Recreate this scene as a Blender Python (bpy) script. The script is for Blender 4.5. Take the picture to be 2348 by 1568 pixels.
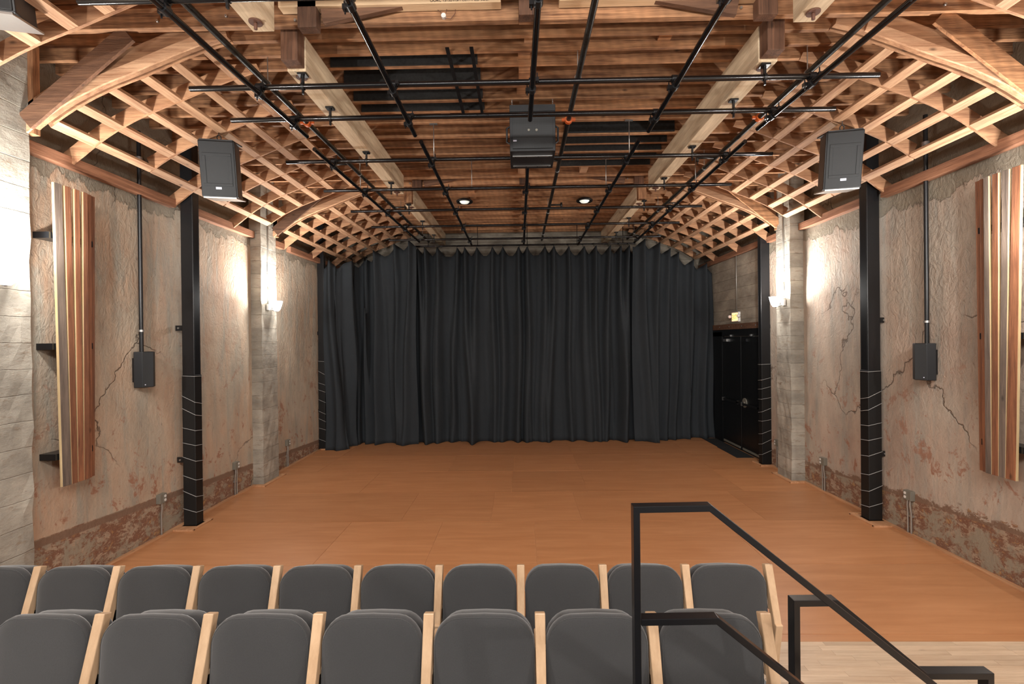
import bpy, bmesh, math, random
from mathutils import Vector, Matrix
random.seed(7)
S = bpy.context.scene
for o in list(bpy.data.objects): bpy.data.objects.remove(o)
COL = S.collection
PI = math.pi

# ------------------------------------------------------------------ camera
F_PX, YAW, PITCH, ROLL, CAM_H = 1090.4, .0169, -.0034, -.0111, 2.41
fw = Vector((-math.sin(YAW)*math.cos(PITCH), math.cos(YAW)*math.cos(PITCH), math.sin(PITCH)))
rt = Vector((math.cos(YAW), math.sin(YAW), 0)); up = rt.cross(fw)
rt2 = rt*math.cos(ROLL) + up*math.sin(ROLL); up2 = -rt*math.sin(ROLL) + up*math.cos(ROLL)
cd = bpy.data.cameras.new('camera'); cam = bpy.data.objects.new('camera', cd); COL.objects.link(cam)
cd.sensor_width = 36; cd.lens = 36*F_PX/2348; cd.clip_start = .05
m = Matrix((rt2, up2, -fw)).transposed().to_4x4(); m.translation = (0, 0, CAM_H); cam.matrix_world = m
S.camera = cam

# ------------------------------------------------------------------ world, lights, exposure
w = bpy.data.worlds.new('world'); S.world = w; w.use_nodes = True
w.node_tree.nodes['Background'].inputs[0].default_value = (1, .95, .9, 1)
w.node_tree.nodes['Background'].inputs[1].default_value = .35
S.view_settings.view_transform = 'Standard'; S.view_settings.look = 'None'
S.view_settings.gamma = 1; S.view_settings.use_curve_mapping = False
S.view_settings.exposure = 0.2

def area(name, loc, target, sx, sy, power, col=(1, .97, .93)):
    l = bpy.data.lights.new(name, 'AREA'); l.shape = 'RECTANGLE'; l.size = sx; l.size_y = sy; l.energy = power; l.color = col
    o = bpy.data.objects.new(name, l); COL.objects.link(o); o.location = loc
    o.rotation_euler = (Vector(target)-Vector(loc)).to_track_quat('-Z', 'Y').to_euler(); return o
area('fill_light', (.1, -.7, 4.9), (.1, 7.5, 0), 6, .6, 340)  # soft overhead fill added behind the camera, no fixture modelled
def point(loc, power, r=.06, col=(1, .965, .92)):
    l = bpy.data.lights.new('sconce_or_fill_bulb', 'POINT'); l.energy = power; l.shadow_soft_size = r; l.color = col
    o = bpy.data.objects.new('sconce_or_fill_bulb', l); COL.objects.link(o); o.location = loc; return o
SCONCES = [(-4.36, 8.17, 3.03), (-4.36, 3.83, 2.98), (4.50, 8.17, 3.0), (4.50, 3.86, 2.98)]
for i, (x, y, z) in enumerate(SCONCES):
    s = 1 if x < 0 else -1
    point((x+s*.3, y, z+.16), 52, .04)
    l = bpy.data.lights.new('sconce_uplight', 'AREA'); l.shape = 'DISK'; l.size = .13; l.energy = 64; l.color = (1, .965, .92)
    o = bpy.data.objects.new('sconce_uplight', l); COL.objects.link(o); o.location = (x+s*.15, y, z+.101); o.rotation_euler = (PI, -s*.25, 0)
for x in (-4.1, 4.3): point((x, -.4, 3.0), 260, .06)  # unseen fill bulbs added behind the camera, without sconces of their own

# ------------------------------------------------------------------ material helpers
def new_mat(name):
    m = bpy.data.materials.new(name); m.use_nodes = True
    nt = m.node_tree; b = nt.nodes['Principled BSDF']; return m, nt, b
def N(nt, t, **kw):
    n = nt.nodes.new(t)
    for k, v in kw.items():
        if k.startswith('_'): setattr(n, k[1:], v)
        else:
            key = int(k[1:]) if k[0] == 'i' and k[1:].isdigit() else k
            n.inputs[key].default_value = v
    return n
def ramp(nt, fac, stops, interp='LINEAR'):
    r = nt.nodes.new('ShaderNodeValToRGB'); cr = r.color_ramp; cr.interpolation = interp
    while len(cr.elements) < len(stops): cr.elements.new(.5)
    for e, (p, c) in zip(cr.elements, stops):
        e.position = p; e.color = (*c, 1) if len(c) == 3 else c
    nt.links.new(fac, r.inputs[0]); return r.outputs[0]
def mixc(nt, fac, a, b, mode='MIX'):
    n = nt.nodes.new('ShaderNodeMix'); n.data_type = 'RGBA'; n.blend_type = mode
    for idx, v in ((0, fac), (6, a), (7, b)):
        if hasattr(v, 'is_linked'): nt.links.new(v, n.inputs[idx])
        else: n.inputs[idx].default_value = v if idx == 0 else (*v, 1)
    return n.outputs[2]
def math_n(nt, op, a, b=None, c=None, clamp=False):
    n = nt.nodes.new('ShaderNodeMath'); n.operation = op; n.use_clamp = clamp
    for i, v in enumerate((a, b, c)):
        if v is None: continue
        if hasattr(v, 'is_linked'): nt.links.new(v, n.inputs[i])
        else: n.inputs[i].default_value = v
    return n.outputs[0]
def coords(nt, rand=True):
    tc = nt.nodes.new('ShaderNodeTexCoord')
    if not rand: return tc.outputs['Object']
    oi = nt.nodes.new('ShaderNodeObjectInfo')
    v = nt.nodes.new('ShaderNodeVectorMath'); v.operation = 'SCALE'; v.inputs[0].default_value = (37, 53, 71)
    nt.links.new(oi.outputs['Random'], v.inputs['Scale'])
    a = nt.nodes.new('ShaderNodeVectorMath'); a.operation = 'ADD'
    nt.links.new(tc.outputs['Object'], a.inputs[0]); nt.links.new(v.outputs[0], a.inputs[1]); return a.outputs[0]
def noise(nt, co, scale, detail=5, rough=.55, stretch=(1, 1, 1), dist=0):
    mp = nt.nodes.new('ShaderNodeMapping'); mp.inputs['Scale'].default_value = stretch; nt.links.new(co, mp.inputs[0])
    n = nt.nodes.new('ShaderNodeTexNoise'); n.inputs['Scale'].default_value = scale; n.inputs['Detail'].default_value = detail
    n.inputs['Roughness'].default_value = rough; n.inputs['Distortion'].default_value = dist
    nt.links.new(mp.outputs[0], n.inputs['Vector']); return n.outputs[0]
def bump(nt, b, h, strength=.3, dist=.01):
    n = nt.nodes.new('ShaderNodeBump'); n.inputs['Strength'].default_value = strength; n.inputs['Distance'].default_value = dist
    nt.links.new(h, n.inputs['Height']); nt.links.new(n.outputs[0], b.inputs['Normal'])
def plain(name, col, rough=.5, metal=0, spec=.5, var=0):
    m, nt, b = new_mat(name); b.inputs['Base Color'].default_value = (*col, 1); b.inputs['Roughness'].default_value = rough
    b.inputs['Metallic'].default_value = metal; b.inputs['Specular IOR Level'].default_value = spec
    co = coords(nt); f = noise(nt, co, 30, 3)
    c = mixc(nt, f, tuple(x*(1-var-.06) for x in col), tuple(min(1, x*(1+var+.06)) for x in col)); nt.links.new(c, b.inputs['Base Color'])
    return m
def wood(name, dark, light, axis, rough=.75, across=14, saw=0., vary=.25, blot=.4, bmp=.5):
    m, nt, b = new_mat(name); co = coords(nt)
    st = [across]*3; st['xyz'.index(axis)] = .7
    g = noise(nt, co, 1.6, 6, .6, st, .4)
    fine = noise(nt, co, 6, 5, .7, st)
    col = ramp(nt, math_n(nt, 'ADD', math_n(nt, 'MULTIPLY', g, .6), math_n(nt, 'MULTIPLY', fine, .4)), [(.36, dark), (.62, light)])
    bl = noise(nt, co, 1.3, 4, .6)
    k = math_n(nt, 'MULTIPLY_ADD', bl, blot*2, 1-blot)
    oi = nt.nodes.new('ShaderNodeObjectInfo')
    rv = math_n(nt, 'FRACT', math_n(nt, 'MULTIPLY', oi.outputs['Random'], 17.3))
    k = math_n(nt, 'MULTIPLY', k, math_n(nt, 'MULTIPLY_ADD', rv, vary*2, 1-vary))
    h = fine
    if saw:
        wv = nt.nodes.new('ShaderNodeTexWave'); wv.inputs['Scale'].default_value = 3.2; wv.inputs['Distortion'].default_value = 4; wv.inputs['Detail'].default_value = 4; wv.inputs['Detail Scale'].default_value = 1.6
        mp = nt.nodes.new('ShaderNodeMapping'); mp.inputs['Rotation'].default_value = (0, .35, 0); nt.links.new(co, mp.inputs[0]); nt.links.new(mp.outputs[0], wv.inputs[0])
        k = math_n(nt, 'MULTIPLY', k, math_n(nt, 'MULTIPLY_ADD', wv.outputs[1], saw, 1-saw*.5))
        h = math_n(nt, 'ADD', fine, math_n(nt, 'MULTIPLY', wv.outputs[1], .1))
    # sparse dark knots
    vo = nt.nodes.new('ShaderNodeTexVoronoi'); vo.inputs['Scale'].default_value = 2.2
    mp = nt.nodes.new('ShaderNodeMapping'); s2 = [2.2]*3; s2['xyz'.index(axis)] = 1; mp.inputs['Scale'].default_value = s2
    nt.links.new(co, mp.inputs[0]); nt.links.new(mp.outputs[0], vo.inputs['Vector'])
    kn = ramp(nt, vo.outputs['Distance'], [(.02, (.35,)*3), (.09, (1,)*3)])
    c = mixc(nt, 1., col, kn, 'MULTIPLY')
    vm = nt.nodes.new('ShaderNodeVectorMath'); vm.operation = 'SCALE'; nt.links.new(c, vm.inputs[0]); nt.links.new(k, vm.inputs['Scale'])
    nt.links.new(vm.outputs[0], b.inputs['Base Color']); b.inputs['Roughness'].default_value = rough
    bump(nt, b, h, bmp, .006); return m
def emis(name, col, s):
    m, nt, b = new_mat(name); b.inputs['Base Color'].default_value = (*col, 1)
    b.inputs['Emission Color'].default_value = (*col, 1); b.inputs['Emission Strength'].default_value = s; return m

OLD_D, OLD_L = (.15, .06, .026), (.60, .31, .15)
M = {}
for a in 'xyz':
    M['old_'+a] = wood('old_timber_'+a, OLD_D, OLD_L, a, saw=.16, vary=.28)
    M['pale_'+a] = wood('pale_timber_'+a, (.34, .165, .085), (.70, .44, .265), a, vary=.16, blot=.25)
M['rib'] = wood('rib_timber', (.25, .11, .055), (.58, .32, .17), 'x', across=10, vary=.2, blot=.25)
M['dark_z'] = wood('dark_post_timber', (.05, .022, .012), (.16, .075, .04), 'z')
M['dark_x'] = wood('dark_web_timber', (.07, .032, .018), (.2, .1, .055), 'x')
M['glulam'] = wood('glulam_timber', (.50, .35, .21), (.80, .64, .44), 'y', across=9, vary=.05, blot=.15, bmp=.2)
M['newlumber'] = wood('new_lumber', (.62, .42, .24), (.82, .6, .38), 'x', vary=.05, blot=.1)
M['maple_z'] = wood('maple_arm', (.42, .27, .155), (.56, .38, .235), 'z', rough=.4, across=6, vary=.1, blot=.12, bmp=.05)
M['batten_g'] = wood('grey_batten', (.10, .075, .06), (.24, .18, .14), 'z', vary=.15)
M['batten_r'] = wood('red_batten', (.11, .04, .02), (.30, .12, .055), 'z', vary=.25)
M['batten_edge'] = wood('batten_edge', (.48, .32, .15), (.66, .5, .28), 'z', vary=.1, blot=.1)
M['plate'] = wood('wall_plate_timber', (.18, .075, .04), (.42, .2, .11), 'y', vary=.1)
M['base'] = wood('floor_trim_wood', (.42, .2, .09), (.62, .34, .18), 'y', vary=.1, blot=.15, rough=.5)
M['steel'] = plain('black_steel', (.012, .0125, .014), .32, .2, .6, .1)
M['rail'] = plain('black_rail_steel', (.005, .005, .006), .28, 0, .45, .1)
M['pipe'] = plain('black_pipe', (.007, .007, .008), .16, .1, .7, .2)
M['worn'] = plain('worn_pipe', (.035, .033, .03), .35, .5, .6, .9)
M['padding'] = plain('black_padding', (.006, .006, .006), .55, 0, .4)
M['cord'] = plain('white_cord', (.42, .42, .41), .7)
M['spk'] = plain('speaker_black', (.014, .015, .017), .45, 0, .5)
M['spk_face'] = plain('speaker_grille', (.02, .022, .024), .6, 0, .4)
M['chrome'] = plain('galvanised_steel', (.5, .5, .49), .35, .9)
M['conduit'] = plain('conduit_grey', (.42, .41, .38), .4, .7)
M['box'] = plain('outlet_box_grey', (.25, .24, .2), .5, .3)
M['white'] = plain('white_plastic', (.8, .79, .76), .4)
M['orange'] = plain('orange_coupling', (.6, .12, .02), .5)
M['glow'] = emis('sconce_glass', (1, .97, .93), 9)
M['lamp'] = emis('lamp_glass', (.9, .95, .85), .6)
M['badge'] = plain('badge_silver', (.6, .62, .75), .3, .2)
M['door'] = plain('black_door', (.006, .007, .008), .35, 0, .5)
M['mat'] = plain('black_mat', (.01, .011, .012), .8)
M['dkpanel'] = plain('black_insulation', (.03, .03, .03), .8, 0, .3, .6)
M['red'] = emis('exit_red', (1, .06, .01), 3)
M['exitface'] = emis('exit_face', (1, .55, .2), 2.2)
M['ink'] = plain('stamp_ink', (.03, .02, .015), .9)
M['wire'] = plain('wire', (.12, .05, .03), .6)
M['tag'] = plain('white_tag', (.7, .7, .7), .6)

def fabric(name, col):
    m, nt, b = new_mat(name); co = coords(nt)
    f = noise(nt, co, 260, 3, .6); g = noise(nt, co, 4, 3)
    c = mixc(nt, f, tuple(x*.75 for x in col), tuple(x*1.3 for x in col))
    c2 = mixc(nt, g, (.86,)*3, (1.1,)*3); c = mixc(nt, 1., c, c2, 'MULTIPLY')
    nt.links.new(c, b.inputs['Base Color']); b.inputs['Roughness'].default_value = .95; b.inputs['Specular IOR Level'].default_value = .2
    b.inputs['Sheen Weight'].default_value = .35; b.inputs['Sheen Roughness'].default_value = .5
    bump(nt, b, f, .25, .002); return m
M['seat'] = fabric('charcoal_upholstery', (.037, .037, .038))
M['piping'] = fabric('seam_piping', (.028, .028, .028))
def curtain_mat():
    m, nt, b = new_mat('black_drape'); co = coords(nt)
    f = noise(nt, co, 1.2, 5, .6, (1, 1, .6))
    c = mixc(nt, f, (.021, .025, .029), (.035, .041, .047)); nt.links.new(c, b.inputs['Base Color'])
    b.inputs['Roughness'].default_value = .9; b.inputs['Sheen Weight'].default_value = 0
    b.inputs['Specular IOR Level'].default_value = .25
    bump(nt, b, noise(nt, co, 5, 5, .6, (2, 2, .5)), .3, .02); return m
M['drape'] = curtain_mat()

def floor_mat():
    m, nt, b = new_mat('amber_floor_sheet'); co = coords(nt)
    g = noise(nt, co, 1.5, 6, .6, (.7, 6, 1), .8)
    c = ramp(nt, g, [(.3, (.41, .178, .073)), (.7, (.50, .235, .105))])
    sp = noise(nt, co, 3.2, 4, .7, (.6, 2.2, 1), 1.5)
    k = ramp(nt, sp, [(.72, (1,)*3), (.8, (.62, .55, .5))])
    c = mixc(nt, 1., c, k, 'MULTIPLY')
    oi = nt.nodes.new('ShaderNodeObjectInfo')
    vm = nt.nodes.new('ShaderNodeVectorMath'); vm.operation = 'SCALE'; nt.links.new(c, vm.inputs[0])
    nt.links.new(math_n(nt, 'MULTIPLY_ADD', oi.outputs['Random'], .13, .935), vm.inputs['Scale'])
    nt.links.new(vm.outputs[0], b.inputs['Base Color'])
    r = noise(nt, co, 2, 4); nt.links.new(math_n(nt, 'MULTIPLY_ADD', r, .15, .3), b.inputs['Roughness'])
    b.inputs['Specular IOR Level'].default_value = .45
    bump(nt, b, noise(nt, co, 1.2, 2), .08, .02); return m
M['floor'] = floor_mat()
M['maple_floor'] = wood('maple_strip', (.42, .29, .19), (.58, .44, .31), 'x', rough=.4, across=8, vary=.1, blot=.12, bmp=.05)
M['subfloor'] = plain('subfloor', (.66, .36, .19), .6)
M['black_floor'] = plain('carpet_dark', (.03, .03, .03), .95)

def plaster_mat(name, warm):
    """old painted plaster over board-formed concrete; world-sized pattern that stays put on the wall"""
    m, nt, b = new_mat(name); co = coords(nt, False)
    sep = nt.nodes.new('ShaderNodeSeparateXYZ'); nt.links.new(co, sep.inputs[0]); Y, Z = sep.outputs[1], sep.outputs[2]
    big = noise(nt, co, .8, 6, .62, (1, 1, .8), .3)
    med = noise(nt, co, 3.0, 8, .68, (1, 1, .55), .6)
    streak = noise(nt, co, 2.2, 7, .65, (1, 2.8, .35), .5)
    fine = noise(nt, co, 26, 8, .7)
    if warm:
        c1, c2, c3 = (.50, .42, .325), (.52, .36, .25), (.40, .365, .30)
    else:
        c1, c2, c3 = (.50, .425, .345), (.46, .345, .27), (.40, .36, .305)
    c = mixc(nt, ramp(nt, big, [(.4, (0,)*3), (.6, (1,)*3)]), c1, c2)
    c = mixc(nt, ramp(nt, streak, [(.46, (0,)*3), (.64, (1,)*3)]), c, c3)
    bri = math_n(nt, 'MULTIPLY_ADD', noise(nt, co, 1.3, 7, .7, (1, 1.6, .6)), 1.1, .45)
    bv = nt.nodes.new('ShaderNodeVectorMath'); bv.operation = 'SCALE'; nt.links.new(c, bv.inputs[0]); nt.links.new(bri, bv.inputs['Scale']); c = bv.outputs[0]
    sc = ramp(nt, noise(nt, co, 4.5, 12, .78, (1, 1, .8), .4), [(.56, (0,)*3), (.60, (1,)*3)])
    low = ramp(nt, math_n(nt, 'MULTIPLY_ADD', Z, -.33, 1.05), [(.1, (.12,)*3), (.8, (.9,)*3)])
    c = mixc(nt, math_n(nt, 'MULTIPLY', sc, low), c, (.36, .17, .105))
    pits = ramp(nt, noise(nt, co, 11, 6, .8, (1, 1, .5), .6), [(.64, (0,)*3), (.68, (1,)*3)])
    c = mixc(nt, math_n(nt, 'MULTIPLY', pits, .6), c, (.2, .13, .09))
    # bare grey concrete near the top and where the plaster has come away
    edge = math_n(nt, 'ADD', math_n(nt, 'MULTIPLY_ADD', med, .7, -4.22 if warm else -4.12), Z)
    top = ramp(nt, math_n(nt, 'MULTIPLY_ADD', edge, 6., -.8), [(.45, (0,)*3), (.55, (1,)*3)])
    c = mixc(nt, top, c, (.30, .26, .2))
    # dado: a painted band, dark stripe on top, peeling below
    zl = math_n(nt, 'MULTIPLY_ADD', Y, -.058, .84)
    d = math_n(nt, 'SUBTRACT', zl, Z)
    f = noise(nt, co, 7, 12, .8, (1, .8, 1.4), .35)
    f2 = noise(nt, co, 3.2, 11, .78, (1, 1, 1), .3)
    dado = ramp(nt, f, [(.36, (.30, .27, .21)), (.44, (.46, .34, .24)), (.5, (.20, .095, .06)), (.57, (.27, .14, .09)), (.60, (.44, .25, .10)), (.72, (.46, .31, .19))])
    dado = mixc(nt, ramp(nt, f2, [(.5, (0,)*3), (.56, (1,)*3)]), dado, (.33, .28, .21))
    dado = mixc(nt, ramp(nt, math_n(nt, 'MULTIPLY', math_n(nt, 'ABSOLUTE', math_n(nt, 'SUBTRACT', d, .045)), 10.), [(.3, (1,)*3), (.42, (0,)*3)]), dado, (.23, .145, .1))
    wob = math_n(nt, 'ADD', d, math_n(nt, 'MULTIPLY_ADD', med, .03, -.015))
    if not warm: wob = math_n(nt, 'ADD', wob, math_n(nt, 'MULTIPLY_ADD', f, .5, -.27))
    c = mixc(nt, ramp(nt, math_n(nt, 'MULTIPLY_ADD', wob, 30, .5), [(.4, (0,)*3), (.6, (1,)*3)]), c, dado)
    # cracks
    vo = nt.nodes.new('ShaderNodeTexVoronoi'); vo.feature = 'DISTANCE_TO_EDGE'; vo.inputs['Scale'].default_value = .55
    av = nt.nodes.new('ShaderNodeVectorMath'); av.operation = 'ADD'; nt.links.new(co, av.inputs[0])
    nz = nt.nodes.new('ShaderNodeTexNoise'); nz.inputs['Scale'].default_value = 3; nz.inputs['Detail'].default_value = 6; nt.links.new(co, nz.inputs['Vector'])
    sv = nt.nodes.new('ShaderNodeVectorMath'); sv.operation = 'SCALE'; sv.inputs['Scale'].default_value = .45; nt.links.new(nz.outputs['Color'], sv.inputs[0])
    nt.links.new(sv.outputs[0], av.inputs[1]); nt.links.new(av.outputs[0], vo.inputs['Vector'])
    cr = ramp(nt, vo.outputs['Distance'], [(.0015, (1,)*3), (.0045, (0,)*3)])
    cr = math_n(nt, 'MULTIPLY', cr, ramp(nt, noise(nt, co, .5, 2), [(.5, (0,)*3), (.56, (1,)*3)]))
    c = mixc(nt, math_n(nt, 'MULTIPLY', cr, .8), c, (.12, .09, .07))
    nt.links.new(c, b.inputs['Base Color'])
    b.inputs['Roughness'].default_value = .68; b.inputs['Specular IOR Level'].default_value = .25
    rid = noise(nt, co, 9, 8, .62, (1, 1.3, .8), 1.4)
    strong = ramp(nt, math_n(nt, 'MULTIPLY_ADD', Z, .25, math_n(nt, 'MULTIPLY', big, .4)), [(.55, (.25,)*3), (.95, (1,)*3)])
    h = math_n(nt, 'ADD', math_n(nt, 'MULTIPLY', fine, .25), math_n(nt, 'MULTIPLY', rid, strong))
    h = math_n(nt, 'SUBTRACT', h, math_n(nt, 'MULTIPLY', math_n(nt, 'ADD', cr, top), .45))
    bump(nt, b, h, .9, .035); return m
M['plaster_l'] = plaster_mat('plaster_left', True)
M['plaster_r'] = plaster_mat('plaster_right', False)
def concrete_mat(name, courses=True, tint=(.43, .395, .33)):
    m, nt, b = new_mat(name); co = coords(nt, False)
    sep = nt.nodes.new('ShaderNodeSeparateXYZ'); nt.links.new(co, sep.inputs[0]); Z = sep.outputs[2]
    n1 = noise(nt, co, 1.7, 7, .65, (1, 1, 2)); n2 = noise(nt, co, 22, 8, .75); n3 = noise(nt, co, 6, 6, .7, (1, 1, 3), .5)
    c = ramp(nt, n1, [(.35, tuple(x*.62 for x in tint)), (.65, tuple(x*1.12 for x in tint))])
    c = mixc(nt, ramp(nt, n3, [(.55, (0,)*3), (.7, (1,)*3)]), c, (.28, .22, .16))
    h = math_n(nt, 'ADD', math_n(nt, 'MULTIPLY', n2, .5), math_n(nt, 'MULTIPLY', n3, .5))
    if courses:
        zz = math_n(nt, 'ADD', math_n(nt, 'DIVIDE', Z, .23), math_n(nt, 'MULTIPLY', n1, .18))
        fr = math_n(nt, 'FRACT', zz)
        line = ramp(nt, math_n(nt, 'ABSOLUTE', math_n(nt, 'SUBTRACT', fr, .5)), [(.0, (1,)*3), (.022, (0,)*3)])
        line = math_n(nt, 'MULTIPLY', line, ramp(nt, n3, [(.3, (0,)*3), (.5, (1,)*3)]))
        c = mixc(nt, math_n(nt, 'MULTIPLY', line, math_n(nt, 'MULTIPLY', n1, .7)), c, (.10, .085, .065))
        wn = nt.nodes.new('ShaderNodeTexWhiteNoise'); wn.noise_dimensions = '1D'; nt.links.new(math_n(nt, 'FLOOR', math_n(nt, 'ADD', zz, .5)), wn.inputs['W'])
        kk = nt.nodes.new('ShaderNodeVectorMath'); kk.operation = 'SCALE'; nt.links.new(c, kk.inputs[0])
        nt.links.new(math_n(nt, 'MULTIPLY_ADD', wn.outputs['Value'], .22, .87), kk.inputs['Scale']); c = kk.outputs[0]
        h = math_n(nt, 'ADD', h, math_n(nt, 'MULTIPLY_ADD', line, -.5, math_n(nt, 'MULTIPLY', wn.outputs['Value'], .35)))
    nt.links.new(c, b.inputs['Base Color']); b.inputs['Roughness'].default_value = .8
    bump(nt, b, h, .7, .02); return m
M['concrete'] = concrete_mat('board_formed_concrete')
M['conc_back'] = concrete_mat('back_wall_concrete', True, (.4, .35, .28))

# ------------------------------------------------------------------ mesh helpers
class MB:
    def __init__(s): s.v = []; s.f = []; s.sm = []
    def quadbox(s, P):            # 8 points, bottom 4 ccw then top 4
        n = len(s.v); s.v += [tuple(p) for p in P]
        for q in ((3, 2, 1, 0), (4, 5, 6, 7), (0, 1, 5, 4), (1, 2, 6, 5), (2, 3, 7, 6), (3, 0, 4, 7)): s.f.append([n+i for i in q]); s.sm.append(False)
    def box(s, x0, x1, y0, y1, z0, z1):
        s.quadbox([(x0, y0, z0), (x1, y0, z0), (x1, y1, z0), (x0, y1, z0), (x0, y0, z1), (x1, y0, z1), (x1, y1, z1), (x0, y1, z1)]); return s
    def bar(s, a, b, w, h, upv=(0, 0, 1)):   # box from a to b, w along side, h along up
        a, b = Vector(a), Vector(b); d = (b-a).normalized(); u = Vector(upv); sd = d.cross(u).normalized(); u = sd.cross(d).normalized()
        P = []
        for sh in (-1, 1):
            for q, ss in ((a, -1), (a, 1), (b, 1), (b, -1)): P.append(q+sd*ss*w/2+u*sh*h/2)
        s.quadbox(P); return s
    def tube(s, a, b, r, n=12, r2=None, caps=True):
        a, b = Vector(a), Vector(b); d = (b-a).normalized()
        u = d.orthogonal().normalized(); v = d.cross(u); k = len(s.v); r2 = r if r2 is None else r2
        for q, rr in ((a, r), (b, r2)):
            for i in range(n): t = 2*PI*i/n; s.v.append(tuple(q+u*rr*math.cos(t)+v*rr*math.sin(t)))
        for i in range(n): j = (i+1) % n; s.f.append([k+i, k+j, k+n+j, k+n+i]); s.sm.append(True)
        if caps: s.f.append([k+i for i in range(n)][::-1]); s.sm.append(False); s.f.append([k+n+i for i in range(n)]); s.sm.append(False)
        return s
    def path(s, pts, r, n=8, closed=False):
        pts = [Vector(p) for p in pts]; k = len(s.v); L = len(pts); prev = None
        for i, p in enumerate(pts):
            a = pts[(i-1) % L] if (closed or i) else p; b = pts[(i+1) % L] if (closed or i < L-1) else p
            d = (b-a).normalized()
            u = d.orthogonal().normalized() if prev is None else (prev-d*prev.dot(d)).normalized()
            prev = u; v = d.cross(u)
            for j in range(n): t = 2*PI*j/n; s.v.append(tuple(p+u*r*math.cos(t)+v*r*math.sin(t)))
        for i in range(L if closed else L-1):
            i2 = (i+1) % L
            for j in range(n): j2 = (j+1) % n; s.f.append([k+i*n+j, k+i*n+j2, k+i2*n+j2, k+i2*n+j]); s.sm.append(True)
        return s
    def prism(s, poly, axis, a, b):   # poly in the other two axes, extruded along axis
        k = len(s.v); n = len(poly)
        for q in (a, b):
            for p in poly:
                s.v.append({'x': (q, p[0], p[1]), 'y': (p[0], q, p[1]), 'z': (p[0], p[1], q)}[axis])
        s.f.append([k+i for i in range(n)][::-1]); s.f.append([k+n+i for i in range(n)]); s.sm += [False]*2
        for i in range(n): j = (i+1) % n; s.f.append([k+i, k+j, k+n+j, k+n+i]); s.sm.append(False)
        return s
    def strip(s, inner, outer, y0, y1):  # closed board between two polylines in XZ
        k = len(s.v); n = len(inner)
        for y in (y0, y1):
            for p in inner: s.v.append((p[0], y, p[1]))
            for p in outer: s.v.append((p[0], y, p[1]))
        A = lambda i: k+i
        for i in range(n-1):
            s.f.append([A(i), A(i+1), A(n+i+1), A(n+i)]); s.f.append([A(2*n+i), A(3*n+i), A(3*n+i+1), A(2*n+i+1)])
            s.f.append([A(i), A(2*n+i), A(2*n+i+1), A(i+1)]); s.f.append([A(n+i), A(n+i+1), A(3*n+i+1), A(3*n+i)]); s.sm += [False]*4
        s.f.append([A(0), A(n), A(3*n), A(2*n)]); s.f.append([A(n-1), A(3*n-1), A(4*n-1), A(2*n-1)]); s.sm += [False]*2
        return s
    def lathe(s, c, prof, n=20, ang=(0, 2*PI)):
        k = len(s.v); m_ = len(prof); full = abs(ang[1]-ang[0]-2*PI) < 1e-6; cnt = n if full else n+1
        for i in range(cnt):
            t = ang[0]+(ang[1]-ang[0])*i/n
            for r, z in prof: s.v.append((c[0]+r*math.cos(t), c[1]+r*math.sin(t), c[2]+z))
        for i in range(n):
            i2 = (i+1) % cnt
            for j in range(m_-1): s.f.append([k+i*m_+j, k+i2*m_+j, k+i2*m_+j+1, k+i*m_+j+1]); s.sm.append(True)
        return s
    def build(s, name, mat, parent=None, bevel=0, local=False, center=True):
        me = bpy.data.meshes.new(name)
        off = Vector((0, 0, 0)); base = Vector((0, 0, 0))
        if parent is not None and not local: base = world_loc(parent)
        if center and not local and s.v:
            lo = [min(v[i] for v in s.v) for i in range(3)]; hi = [max(v[i] for v in s.v) for i in range(3)]
            off = Vector([(lo[i]+hi[i])/2 for i in range(3)])
            if parent is None: off.z = lo[2]
        me.from_pydata([tuple(Vector(v)-off) for v in s.v], [], s.f)
        me.polygons.foreach_set('use_smooth', s.sm)
        bm = bmesh.new(); bm.from_mesh(me); bmesh.ops.recalc_face_normals(bm, faces=bm.faces)
        if any(s.sm) and not all(s.sm):
            for e in bm.edges:
                if len(e.link_faces) == 2 and e.calc_face_angle() > .7: e.smooth = False
        bm.to_mesh(me); bm.free(); me.materials.append(mat)
        o = bpy.data.objects.new(name, me); COL.objects.link(o)
        if parent is not None: o.parent = parent
        o.location = off - base if center and not local else (-base if not local else (0, 0, 0))
        if bevel:
            b = o.modifiers.new('bevel', 'BEVEL'); b.width = bevel; b.segments = 2; b.limit_method = 'ANGLE'; b.angle_limit = .6
        return o
def world_loc(o):
    p = Vector(o.location); q = o.parent
    while q is not None: p = p + Vector(q.location); q = q.parent
    return p
def thing(name, label, cat, loc, group=None):
    o = bpy.data.objects.new(name, None); COL.objects.link(o); o.location = loc; o.empty_display_size = .1
    o['label'] = label; o['category'] = cat
    if group: o['group'] = group
    return o
def tag(o, label, cat, group=None):
    o['label'] = label; o['category'] = cat
    if group: o['group'] = group
    return o
def struct(o, label=None):
    o['kind'] = 'structure'
    if label: o['label'] = label
    return o
def copy_tree(o, parent=None):
    c = o.copy(); COL.objects.link(c)
    if parent is not None: c.parent = parent
    for ch in list(o.children): copy_tree(ch, c)
    return c
def text(body, size, mat, parent, mtx, ex=.001, sx=1.):
    cu = bpy.data.curves.new('lettering', 'FONT'); cu.body = body; cu.size = size; cu.extrude = ex; cu.materials.append(mat)
    tmp = bpy.data.objects.new('lettering_curve', cu); me = bpy.data.meshes.new_from_object(tmp); bpy.data.objects.remove(tmp)
    if not me.materials: me.materials.append(mat)
    o = bpy.data.objects.new('lettering', me); COL.objects.link(o); o.parent = parent
    m_ = Matrix(mtx) if not isinstance(mtx, Matrix) else mtx
    o.matrix_local = Matrix.Translation(-world_loc(parent)) @ m_ @ Matrix.Diagonal((sx, 1, 1, 1)); return o

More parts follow.
